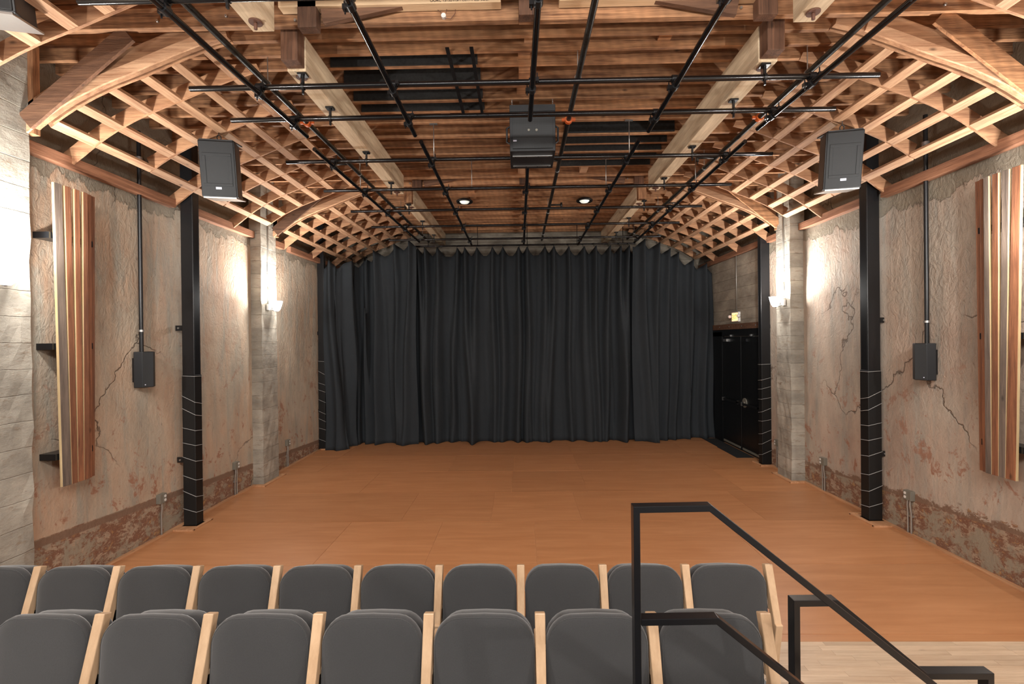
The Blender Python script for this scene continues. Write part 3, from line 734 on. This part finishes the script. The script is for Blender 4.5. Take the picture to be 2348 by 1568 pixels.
# ================================================================== STEEL COLUMNS
def column(x0, x1, y0, y1, padtop, s, label, turns=9):
    T = thing('steel_column', label, 'column', ((x0+x1)/2, (y0+y1)/2, 0), 'black steel columns with padded feet')
    mb = MB(); t = .014; xm0, xm1 = x0, x1
    # wide-flange section: two flanges and web, flange faces the room
    mb.box(x0, x1, y0, y0+t, 0, 5.1).box(x0, x1, y1-t, y1, 0, 5.1)
    xi = x1 if s == 1 else x0
    mb.box(xi-t if s == 1 else xi, xi if s == 1 else xi+t, y0+t, y1-t, 0, 5.1)
    mb.box((x0 if s == 1 else x1-t), (x0+t if s == 1 else x1), y0+t, y1-t, 0, 5.1)
    mb.build('shaft', M['steel'], T, bevel=.004)
    lip = xi-s*.03
    p = .006
    MB().box(x0-p, x1+p, y0-p, y1+p, .012, padtop).build('padding', M['padding'], T, bevel=.008)
    rr = random.Random(int(y0*10))
    zs = [padtop-.04-(padtop-.3)*k/(turns-1)+rr.uniform(-.03, .03) for k in range(turns)]
    zs[0] = padtop-.01
    for k, z in enumerate(zs):
        dz = (.01 if k == 0 else rr.uniform(.03, .09)); e = p+.003
        cor = [(x0-e, y0-e, z), (x1+e, y0-e, z-dz if s == 1 else z+dz), (x1+e, y1+e, z), (x0-e, y1+e, z)]
        if s == -1: cor = [(x1+e, y0-e, z), (x0-e, y0-e, z-dz), (x0-e, y1+e, z-dz*1.4), (x1+e, y1+e, z)]
        else: cor = [(x0-e, y0-e, z), (x1+e, y0-e, z-dz), (x1+e, y1+e, z-dz*1.4), (x0-e, y1+e, z)]
        pts = []
        for a, b in zip(cor, cor[1:]+cor[:1]):
            for q in range(4): pts.append(tuple(a[i]+(b[i]-a[i])*q/4 for i in range(3)))
        MB().path(pts, .003, 6, True).build('cord', M['cord'], T)
    for z in (2.62, .88):
        xb = x0-.055 if s == 1 else x1+.055
        # fixing lug between column and wall, on the camera side
        a, b = (x0-.085, x0-.0) if s == 1 else (x1+.0, x1+.085)
        o = MB().box(a, b, y0+.0, y0+.02, z-.035, z+.035).build('wall_lug', M['steel'], T)
        MB().tube(((a+b)/2, y0-.012, z), ((a+b)/2, y0, z), .012, 8).build('lug_bolt', M['chrome'], o)
    MB().box(x0-.02, x1+.02, y0-.02, y1+.02, 0, .012).build('base_plate', M['steel'], T)
    return T
column(-4.46, -4.30, 6.2, 6.33, 2.0, 1, 'black steel column on the left wall, nearest the camera')
column(4.53, 4.69, 6.27, 6.41, 1.97, -1, 'black steel column on the right wall, nearest the camera')
column(-4.54, -4.40, 10.62, 10.74, 2.0, 1, 'black steel column beside the left edge of the curtain')
column(4.57, 4.735, 9.08, 9.2, 1.92, -1, 'black steel column beside the black double doors')

# ================================================================== BATTEN FANS
def fan(s, ytop, ybot, label, mats):
    x = XL if s == 1 else XR
    T = thing('batten_fan', label, 'wall panel', (x, (ytop[0]+ytop[-1])/2, 1.06), 'tapering timber batten panels on the walls')
    n = len(ytop); WT = [.075, .062, .055, .048, .036, .05]; WB = [.09, .06, .06, .06, .042, .05]
    for i in range(n):
        d = .19 if i < 4 else .19-.02*(i-3)
        xo = x+s*d; th = .026
        zt = 3.95; zb = 1.06
        yt, yb = ytop[i], ybot[i]; wt, wbt = WT[i], WB[i]
        a, b = sorted((xo, xo-s*th))
        mb = MB(); mb.quadbox([(a, yb, zb), (b, yb, zb), (b, yb+wbt, zb), (a, yb+wbt, zb), (a, yt, zt), (b, yt, zt), (b, yt+wt, zt), (a, yt+wt, zt)])
        pl = mb.build('batten', M[mats[i]], T, bevel=.003)
        if i < 4:
            e = MB(); e.quadbox([(a+.002, yb-.003, zb+.002), (b-.002, yb-.003, zb+.002), (b-.002, yb+.001, zb+.002), (a+.002, yb+.001, zb+.002), (a+.002, yt-.003, zt-.002), (b-.002, yt-.003, zt-.002), (b-.002, yt+.001, zt-.002), (a+.002, yt+.001, zt-.002)])
            e.build('pale_edge', M['batten_edge'], T)
    for z in (3.45, 2.4, 1.35):
        ya, yb = min(ytop[0], ybot[0]), max(ytop[-1], ybot[-1])
        t = (z-1.06)/2.89; y0 = ybot[0]+(ytop[0]-ybot[0])*t-.03; y1 = ybot[-1]+(ytop[-1]-ybot[-1])*t+.02
        a, b = sorted((x, x+s*.155))
        MB().box(a, b, y0, y1, z-.03, z+.03).build('cross_rail', M['steel'], T)
fan(1, [4.41, 4.515, 4.615, 4.71, 4.785, 4.835], [4.455, 4.55, 4.615, 4.68, 4.745, 4.79], 'tapering fan of dark timber battens on the left wall',
    ['batten_g', 'batten_r', 'batten_r', 'batten_r', 'batten_r', 'batten_r'])
fan(-1, [4.39, 4.495, 4.595, 4.69, 4.765, 4.815], [4.455, 4.55, 4.615, 4.68, 4.745, 4.79], 'tapering fan of dark timber battens on the right wall',
    ['batten_r', 'batten_g', 'batten_r', 'batten_g', 'batten_r', 'batten_r'])

# ================================================================== SCONCES
sl = ['glowing white wall sconce on the far left pilaster', 'glowing white wall sconce at the left edge of the picture', 'glowing white wall sconce on the far right pilaster', 'glowing white wall sconce on the near right pilaster']
for (x, y, z), lb in zip(SCONCES, sl):
    s = 1 if x < 0 else -1
    T = thing('wall_sconce', lb, 'sconce', (x, y, z), 'white glass sconces on the pilasters')
    MB().lathe((x+s*.15, y, z), [(.0, -.07), (.035, -.068), (.062, -.03), (.083, .04), (.095, .1), (.088, .1), (.075, .04), (.05, -.02), (.0, -.05)], 20).build('glass_shade', M['glow'], T)
    MB().box(*sorted((x-s*.004, x+s*.035)), y-.045, y+.045, z-.05, z+.05).build('wall_box', M['white'], T, bevel=.004)
    MB().tube((x+s*.03, y, z-.03), (x+s*.15, y, z-.075), .01, 8).build('arm', M['chrome'], T)
    MB().tube((x+s*.012, y+.0, z+.05), (x+s*.012, y, z+.35), .01, 8).build('feed_conduit', M['conduit'], T)

# ================================================================== OUTLETS
def outlet(s, y, z, label, twin):
    x = XL if s == 1 else XR
    T = thing('outlet_box', label, 'outlet', (x, y, 0), 'surface outlet boxes on galvanised conduit')
    a, b = sorted((x, x+s*.055)); sg = s
    MB().box(a, b, y-.055, y+.055, z-.055, z+.06).build('box', M['box'], T, bevel=.004)
    # receptacle face sits on the camera-side corner
    f0, f1 = sorted((x+s*.055, x+s*.058))
    MB().box(f0, f1, y+.0, y+.052, z-.05, z+.055).build('cover_plate', M['box'], T)
    for dz in (-.022, .026): MB().tube((x+s*.057, y+.026, z+dz), (x+s*.061, y+.026, z+dz), .017, 14).build('receptacle', M['white'], T)
    for dy in ((-.025, .025) if twin else (0,)):
        MB().path([(x+s*.025, y+dy, .01), (x+s*.025, y+dy, z*.55), (x+s*.035, y+dy*.8, z*.75), (x+s*.03, y+dy*.7, z-.05)], .011, 8).build('conduit', M['conduit'], T)
    if twin: MB().box(*sorted((x, x+s*.03)), y-.04, y+.04, z*.45, z*.45+.02).build('conduit_strap', M['conduit'], T)
for s, y, tw, lb in ((1, 5.9, 0, 'outlet box on the left wall, in front of the near black column'), (1, 7.47, 1, 'outlet box on the left wall between black column and pilaster'), (1, 9.15, 1, 'outlet box on the left wall beyond the far pilaster'),
                 (-1, 5.86, 1, 'outlet box on the right wall, in front of the near black column'), (-1, 7.5, 1, 'outlet box on the right wall between near column and pilaster'), (-1, 8.83, 1, 'outlet box on the right wall beside the column next to the doors')):
    outlet(s, y, .47, lb, tw)

# ================================================================== DOORS, EXIT SIGN, MAT
dx = XR-.05
for i, (ya, yb) in enumerate(((9.27, 10.17), (10.19, 11.1))):
    D = thing('door_%d' % (i+1), '', '', (dx, (ya+yb)/2, 0)); del D['category']; D['kind'] = 'structure'; D['label'] = ['near leaf of the black double doors with round pull', 'far leaf of the black double doors, beside the curtain'][i]
    MB().box(dx, dx+.045, ya, yb, .02, 2.44).build('door_leaf', M['door'], D, bevel=.004)
    MB().box(dx-.05, dx-.02, ya+.08, yb-.08, 1.0, 1.045).box(dx-.05, dx, ya+.08, ya+.14, .98, 1.07).box(dx-.05, dx, yb-.14, yb-.08, .98, 1.07).build('panic_bar', M['steel'], D, bevel=.004)
    MB().box(dx-.055, dx-.001, yb-.12, yb-.07, .98, 1.06).build('bar_end', M['chrome'], D)
    if i == 0: MB().tube((dx-.02, yb-.16, 1.05), (dx-.002, yb-.16, 1.05), .1, 24).tube((dx-.035, yb-.16, 1.05), (dx-.02, yb-.16, 1.05), .03, 16).build('lock_rose', M['box'], D, bevel=.003)
    MB().box(dx-.04, dx, yb-.3, yb-.12, 2.33, 2.39).build('closer', M['chrome'] if i else M['steel'], D)
    MB().box(dx-.012, dx, ya+.05, yb-.05, .05, .09).build('kick_strip', M['box'], D)
    MB().box(dx-.03, dx+.0, (ya+yb)/2-.03, (ya+yb)/2+.03, 2.44, 2.48).build('head_latch', M['chrome'], D)
fr = MB().box(dx-.01, XR+.01, 9.2, 9.265, 0, 2.55).box(dx-.01, XR+.01, 11.105, 11.8, 0, 2.55).box(dx-.01, XR+.01, 9.2, 11.8, 2.45, 2.6)
struct(fr.build('trim_1', M['door']), 'black frame around the double doors')
hd = MB().box(XR-.07, XR+.01, 9.2, 11.6, 2.6, 2.72).build('trim_2', M['dark_x']); struct(hd, 'dark bolted header above the double doors')
for y in (9.5, 10.1, 10.7, 11.2): struct(MB().tube((XR-.078, y, 2.66), (XR-.07, y, 2.66), .014, 8).build('header_bolt', M['chrome'], hd))
T = thing('exit_sign', 'lit exit sign with two lamp heads above the black doors', 'sign', (XR, 10.42, 2.78))
MB().box(XR-.075, XR-.026, 10.24, 10.56, 2.76, 2.97).build('housing', M['white'], T, bevel=.004)
MB().box(XR-.079, XR-.074, 10.265, 10.535, 2.78, 2.95).build('face', M['exitface'], T)
text('EXIT', .15, M['red'], T, Matrix.Translation((XR-.081, 10.525, 2.81)) @ Matrix.Rotation(-PI/2, 4, 'Z') @ Matrix.Rotation(PI/2, 4, 'X'), .001, .72)
for y in (10.19, 10.61):
    MB().lathe((XR-.09, y, 2.88), [(0, -.035), (.03, -.03), (.04, 0), (.03, .03), (0, .035)], 14).build('lamp_head', M['white'], T)
MB().tube((XR-.035, 10.4, 2.97), (XR-.035, 10.4, 4.6), .008, 6).build('conduit', M['conduit'], T)
tag(MB().box(4.33, XR-.06, 9.62, 10.58, .0005, .006).build('door_mat', M['mat']), 'black rubber mat inside the doors, nearer of the two', 'mat', 'black mats at the doors')
tag(MB().box(4.35, XR-.06, 10.6, 11.5, .0005, .006).build('door_mat', M['mat']), 'black rubber mat inside the doors, half under the curtain', 'mat', 'black mats at the doors')

# ================================================================== CURTAIN
def curtain(path, ztop, label, seed, pitch=.31, amp=.19, peak=.20, dens=.02):
    r = random.Random(seed)
    pts = [Vector((p[0], p[1])) for p in path]
    seg = []; tot = 0
    for a, b in zip(pts[:-1], pts[1:]): seg.append((a, b, tot, (b-a).length)); tot += (b-a).length
    def at(sv):
        for a, b, s0, L in seg:
            if sv <= s0+L+1e-6: t = (sv-s0)/L; return a+(b-a)*t, (b-a).normalized()
        return pts[-1], (pts[-1]-pts[-2]).normalized()
    nP = max(2, round(tot/pitch)); pk = [tot*(i+.5)/nP+r.uniform(-.075, .075) for i in range(nP)]
    ns = int(tot/dens); nz = 44; mb = MB()
    ph = [r.uniform(0, 6.28) for _ in range(14)]; fr = [r.uniform(.8, 3.2) for _ in range(14)]
    wid = [r.uniform(.055, .10) for _ in pk]; lean = [r.uniform(-.2, .2) for _ in pk]; am = [r.uniform(.7, 1.3) for _ in pk]
    sub = [(r.uniform(0, tot), r.uniform(.025, .05), r.choice([-1, 1, 1])*r.uniform(.03, .07), r.uniform(0.1, .8), r.uniform(-.16, .16)) for _ in range(int(tot*4))]
    for i in range(ns+1):
        sv = tot*i/ns; p, t = at(sv); n = Vector((t.y, -t.x))
        i0 = min(range(nP), key=lambda q: abs(pk[q]-sv)); d0 = abs(sv-pk[i0])/(tot/nP/2); zt = ztop(p.x, p.y)-peak*min(1, d0)**.75
        for j in range(nz+1):
            v = j/nz; z = zt*(1-v)                                # v=0 at the top
            off = 0
            for q in range(nP):
                c = pk[q]+lean[q]*v**1.2; wq = wid[q]*(.55+.55*min(1, v*2.2))
                x = (sv-c)/wq
                if abs(x) < 4: off += am[q]*amp*(1.1-.1*v)*math.exp(-x*x*(1 if abs(x) < 1 else 1.0))
            for (c, wq, a_, v0, ln) in sub:
                x = (sv-c-ln*v)/wq
                if abs(x) < 4: off += a_*math.exp(-x*x)*max(0, min(1, (v-v0*.6)*3+.2))
            off += .03*math.sin(sv*fr[0]*3+ph[0]+v*1.5)+.012*math.sin(sv*19+ph[1]+2*math.sin(v*4+ph[2]))
            if v > .86: off += .05*((v-.86)/.14)**2+.02*math.sin(sv*9+ph[3])*((v-.86)/.14)
            z2 = z if j < nz else .004
            q = p+n*off; dx_ = t*(.02*math.sin(v*7+ph[4]+sv*2))
            mb.v.append((q.x+dx_.x, q.y+dx_.y, z2))
    for i in range(ns):
        for j in range(nz):
            a = i*(nz+1)+j; mb.f.append([a, a+nz+1, a+nz+2, a+1]); mb.sm.append(True)
    T = thing('stage_curtain', label, 'curtain', (pts[0].x, pts[0].y, 0), 'black drapes at the back of the stage')
    o = mb.build('drape', M['drape'], T)
    so = o.modifiers.new('solid', 'SOLIDIFY'); so.thickness = .004
    ties = MB()
    for q in pk:
        p, t = at(q); n = Vector((t.y, -t.x)); z = ztop(p.x, p.y); pp = p+n*.08
        ties.path([(pp.x, pp.y, z-.02), (pp.x+.004, pp.y, z+.03), (p.x, p.y+.0, z+.075), (p.x, p.y, z+.04), (pp.x, pp.y, z-.015)], .004, 5)
    ties.build('ties', M['padding'], T); return T
cz = lambda x: 4.60
def ztl(x, y):
    u = abs(x-CX)
    U = [(4.7, 4.28), (4.46, 4.31), (4.08, 4.42), (3.78, 4.53), (3.485, 4.66), (3.2, 4.76), (2.9, 4.86), (2.0, 4.92)]
    for (a, za), (b, zb) in zip(U[:-1], U[1:]):
        if u >= b: return (za+(zb-za)*(a-min(a, u))/(a-b))-.1
    return 4.8
curtain([(-4.38, 10.56), (-4.12, 10.62), (-3.99, 11.25), (-3.65, 11.4), (-3.1, 11.25), (-2.42, 11.15)], ztl, 'black curtain section bunched at the left, below the lattice cove', 21, pitch=.36, amp=.16)
curtain([(-2.62, 11.42), (2.82, 11.47)], lambda x, y: 4.64, 'wide middle section of the black curtain hung from the back pipe', 22)
curtain([(2.66, 11.25), (3.3, 11.4), (4.05, 11.6), (4.69, 11.66)], ztl, 'black curtain section at the right, next to the doors', 23, pitch=.36, amp=.16)
T = thing('curtain_track', 'black pipe that carries the middle curtain', 'pipe', (.1, 11.44, 4.7))
MB().tube((-2.6, 11.5, 4.71), (2.8, 11.5, 4.71), .022, 14).build('pipe', M['pipe'], T)
for x in (-2.2, -1.0, .2, 1.4, 2.5): MB().tube((x, 11.5, 4.71), (x, 11.5, 5.2), .008, 6).build('hanger', M['steel'], T)
for s, lb in ((1, 'curved'), (-1, 'right')):
    pass

# ================================================================== CEILING LAMPS + SENSOR
for x, y, lb in ((-1.06, 9.34, 'left'), (1.3, 9.41, 'right')):
    T = thing('ceiling_lamp', 'round black ceiling lamp between the joists, %s of the centre pipe' % lb, 'ceiling lamp', (x, y, 5.1), 'round lamps under the joists')
    MB().lathe((x, y, 5.19), [(0, 0), (.11, 0), (.165, -.035), (.155, -.06), (.10, -.05), (.095, -.045)], 24).build('housing', M['steel'], T)
    MB().lathe((x, y, 5.145), [(.098, 0), (.07, -.03), (0, -.045)], 24).build('diffuser', M['lamp'], T)
T = thing('smoke_sensor', 'small round sensor with looped wires on the near truss chord', 'sensor', (-.62, 4.05, 5.18))
MB().tube((-.62, 4.04, 5.18), (-.62, 4.069, 5.18), .02, 16).tube((-.62, 4.034, 5.18), (-.62, 4.04, 5.18), .012, 16).build('housing', M['white'], T)
MB().path([(-.61, 4.05, 5.16), (-.56, 4.05, 5.15), (-.52, 4.05, 5.2), (-.515, 4.05, 5.3)], .003, 5).path([(-.62, 4.05, 5.19), (-.68, 4.05, 5.24), (-.78, 4.05, 5.3)], .003, 5).path([(-.58, 4.0, 5.5), (-.575, 4.04, 5.3), (-.6, 4.045, 5.2)], .003, 5).build('wire', M['wire'], T)

# ================================================================== SEATS
def outline(w, h, rt_, rb_, d, arch=.018, n=7):
    w2, h2 = w/2-d, h/2-d; P = []
    for (cx, cz_, r, a0) in ((w2, h2, rt_, 0), (-w2, h2, rt_, 90), (-w2, -h2, rb_, 180), (w2, -h2, rb_, 270)):
        r = max(.004, r-d); sx = 1 if cx > 0 else -1; sz = 1 if cz_ > 0 else -1
        for i in range(n):
            a = math.radians(a0+90*i/(n-1)); P.append((cx-sx*r+r*math.cos(a), cz_-sz*r+r*math.sin(a)))
        if cz_ > 0 and cx > 0:
            for q in (.5, 0, -.5): P.append((q*w2*1.0, h2))
    out = []
    for x, z in P:
        if z > 0: z += arch*(1-(x/(w/2))**2)*(z/h2)**2 - (arch*0)
        out.append((x, z))
    return out
def cushion(w, h, t, rt_, rb_, dome=.012):
    mb = MB(); lay = [(.10, -dome), (.055, -dome*.75), (.022, -.0), (.006, .008), (0, .02), (0, t-.02), (.006, t-.008), (.022, t), (.06, t+dome*.6), (.10, t+dome)]
    k = 0; n = None
    for d, y in lay:
        P = outline(w, h, rt_, rb_, d); n = len(P)
        for x, z in P: mb.v.append((x, y, z))
    for i in range(len(lay)-1):
        for j in range(n): j2 = (j+1) % n; mb.f.append([i*n+j, i*n+j2, (i+1)*n+j2, (i+1)*n+j]); mb.sm.append(True)
    for base, y in ((0, -dome*1.15), ((len(lay)-1)*n, t+dome*1.1)):
        c = len(mb.v); mb.v.append((0, y, 0))
        for j in range(n): mb.f.append([base+j, base+(j+1) % n, c]); mb.sm.append(True)
    return mb
def make_seat():
    T = thing('theatre_seat', 'x', 'seat', (0, 0, 0))
    lean = math.radians(5)
    b = cushion(.50, .56, .06, .12, .07, .008).build('backrest', M['seat'], T, local=True); b.location = (0, 0, .59); b.rotation_euler = (-lean, 0, 0)
    pp = outline(.50, .56, .12, .07, .009); 
    p = MB().path([(x, .006, z) for x, z in pp], .0018, 5, True).build('piping', M['piping'], b, local=True)
    s_ = cushion(.492, .47, .085, .12, .07, .012).build('seat', M['seat'], T, local=True); s_.location = (0, .115, .582); s_.rotation_euler = (-lean*.6, 0, 0)
    tg = MB().box(-.252, -.2485, .04, .065, .12, .135).build('tag', M['tag'], b, local=True)
    # wooden arm frame on the right-hand side
    a = MB(); ax = .2785
    W = .050
    def slab(y0, z0, y1, z1, th, w0=W, w1=W):
        d = Vector((0, y1-y0, z1-z0)).normalized(); nn = Vector((0, -d.z, d.y))*th/2; P = []
        for (yy, zz, ww) in ((y0, z0, w0), (y1, z1, w1)):
            for sx, sn in ((-1, -1), (1, -1), (1, 1), (-1, 1)): P.append((ax+sx*ww/2, yy+sn*nn.y, zz+sn*nn.z))
        a.quadbox(P)
    slab(-.045, .50, .08, .876, .05, .046, .052)
    slab(.05, .02, -.05, .55, .05, .046, .046)
    slab(-.06, .02, .27, .60, .05, .046, .046)
    a.build('arm_frame', M['maple_z'], T, local=True, bevel=.005)
    MB().box(ax-.025, ax+.025, .02, .36, .60, .628).build('armrest', M['maple_z'], T, local=True, bevel=.006)
    MB().box(ax-.025, ax+.025, -.1, .3, 0, .02).build('foot', M['steel'], T, local=True)
    MB().tube((-.245, .06, .36), (.25, .06, .36), .016, 10).build('cross_tube', M['steel'], T, local=True)
    return T
seat0 = make_seat(); used = False
ordn = ['first', 'second', 'third', 'fourth', 'fifth', 'sixth', 'seventh', 'eighth', 'ninth', 'tenth']
for row, (x0, yy, zz, n, rowname) in enumerate(((1.38, 3.17, 0, 10, 'front row'), (.92, 2.31, .165, 7, 'second row'))):
    for k in range(n):
        if not used: T = seat0; used = True
        else: T = copy_tree(seat0)
        T.location = (x0-.557*k, yy, zz)
        T['label'] = 'charcoal folding theatre seat, %s, %s from the right end' % (rowname, ordn[k]) if k else 'charcoal folding theatre seat at the right end of the %s' % rowname
        T['group'] = 'theatre seats in the %s' % rowname

# ================================================================== HAND RAILS
def miter(pts, w, h):
    """flat bar following pts in an XZ plane with mitred corners; w along Y, h in-plane"""
    y = pts[0][1]; P = [Vector((p[0], p[2])) for p in pts]; mb = MB(); k = 0; rings = []
    for i, p in enumerate(P):
        if i == 0: d = (P[1]-p).normalized(); nn = Vector((-d.y, d.x)); L = 1
        elif i == len(P)-1: d = (p-P[i-1]).normalized(); nn = Vector((-d.y, d.x)); L = 1
        else:
            d1 = (p-P[i-1]).normalized(); d2 = (P[i+1]-p).normalized(); n1 = Vector((-d1.y, d1.x)); n2 = Vector((-d2.y, d2.x))
            nn = (n1+n2).normalized(); L = 1/max(.3, nn.dot(n1))
        a = p+nn*h/2*L; b = p-nn*h/2*L
        for q, yy in ((a, y-w/2), (a, y+w/2), (b, y+w/2), (b, y-w/2)): mb.v.append((q.x, yy, q.y))
    n = len(P)
    for i in range(n-1):
        for j in range(4): j2 = (j+1) % 4; mb.f.append([i*4+j, i*4+j2, (i+1)*4+j2, (i+1)*4+j]); mb.sm.append(False)
    mb.f.append([0, 1, 2, 3]); mb.f.append([n*4-4+i for i in (3, 2, 1, 0)]); mb.sm += [False]*2
    return mb
yr = 1.9
T = thing('hand_rail', 'tall black steel guard rail with middle rail over the second row', 'railing', (.45, yr, .4))
miter([(.452, yr, .36), (.452, yr, 1.737), (.742, yr, 1.741), (2.42, yr, .38), (2.42, yr, 0)], .046, .026).build('top_rail', M['rail'], T, bevel=.002)
miter([(.466, yr, 1.292), (.765, yr, 1.297), (2.3, yr, .05), (2.3, yr, 0)], .046, .026).build('middle_rail', M['rail'], T, bevel=.002)
yr = 2.15
T = thing('hand_rail', 'low black steel hand rail behind the tall one, above the pale floor', 'railing', (1.3, yr, .0))
miter([(1.215, yr, .165), (1.215, yr, 1.228), (1.39, yr, 1.23), (1.778, yr, .905), (2.06, yr, .905), (2.06, yr, 0)], .05, .028).build('top_rail', M['rail'], T, bevel=.002)
MB().box(1.17, 1.26, yr-.045, yr+.045, .165, .175).box(2.015, 2.105, yr-.045, yr+.045, 0, .01).build('base_flange', M['rail'], T)
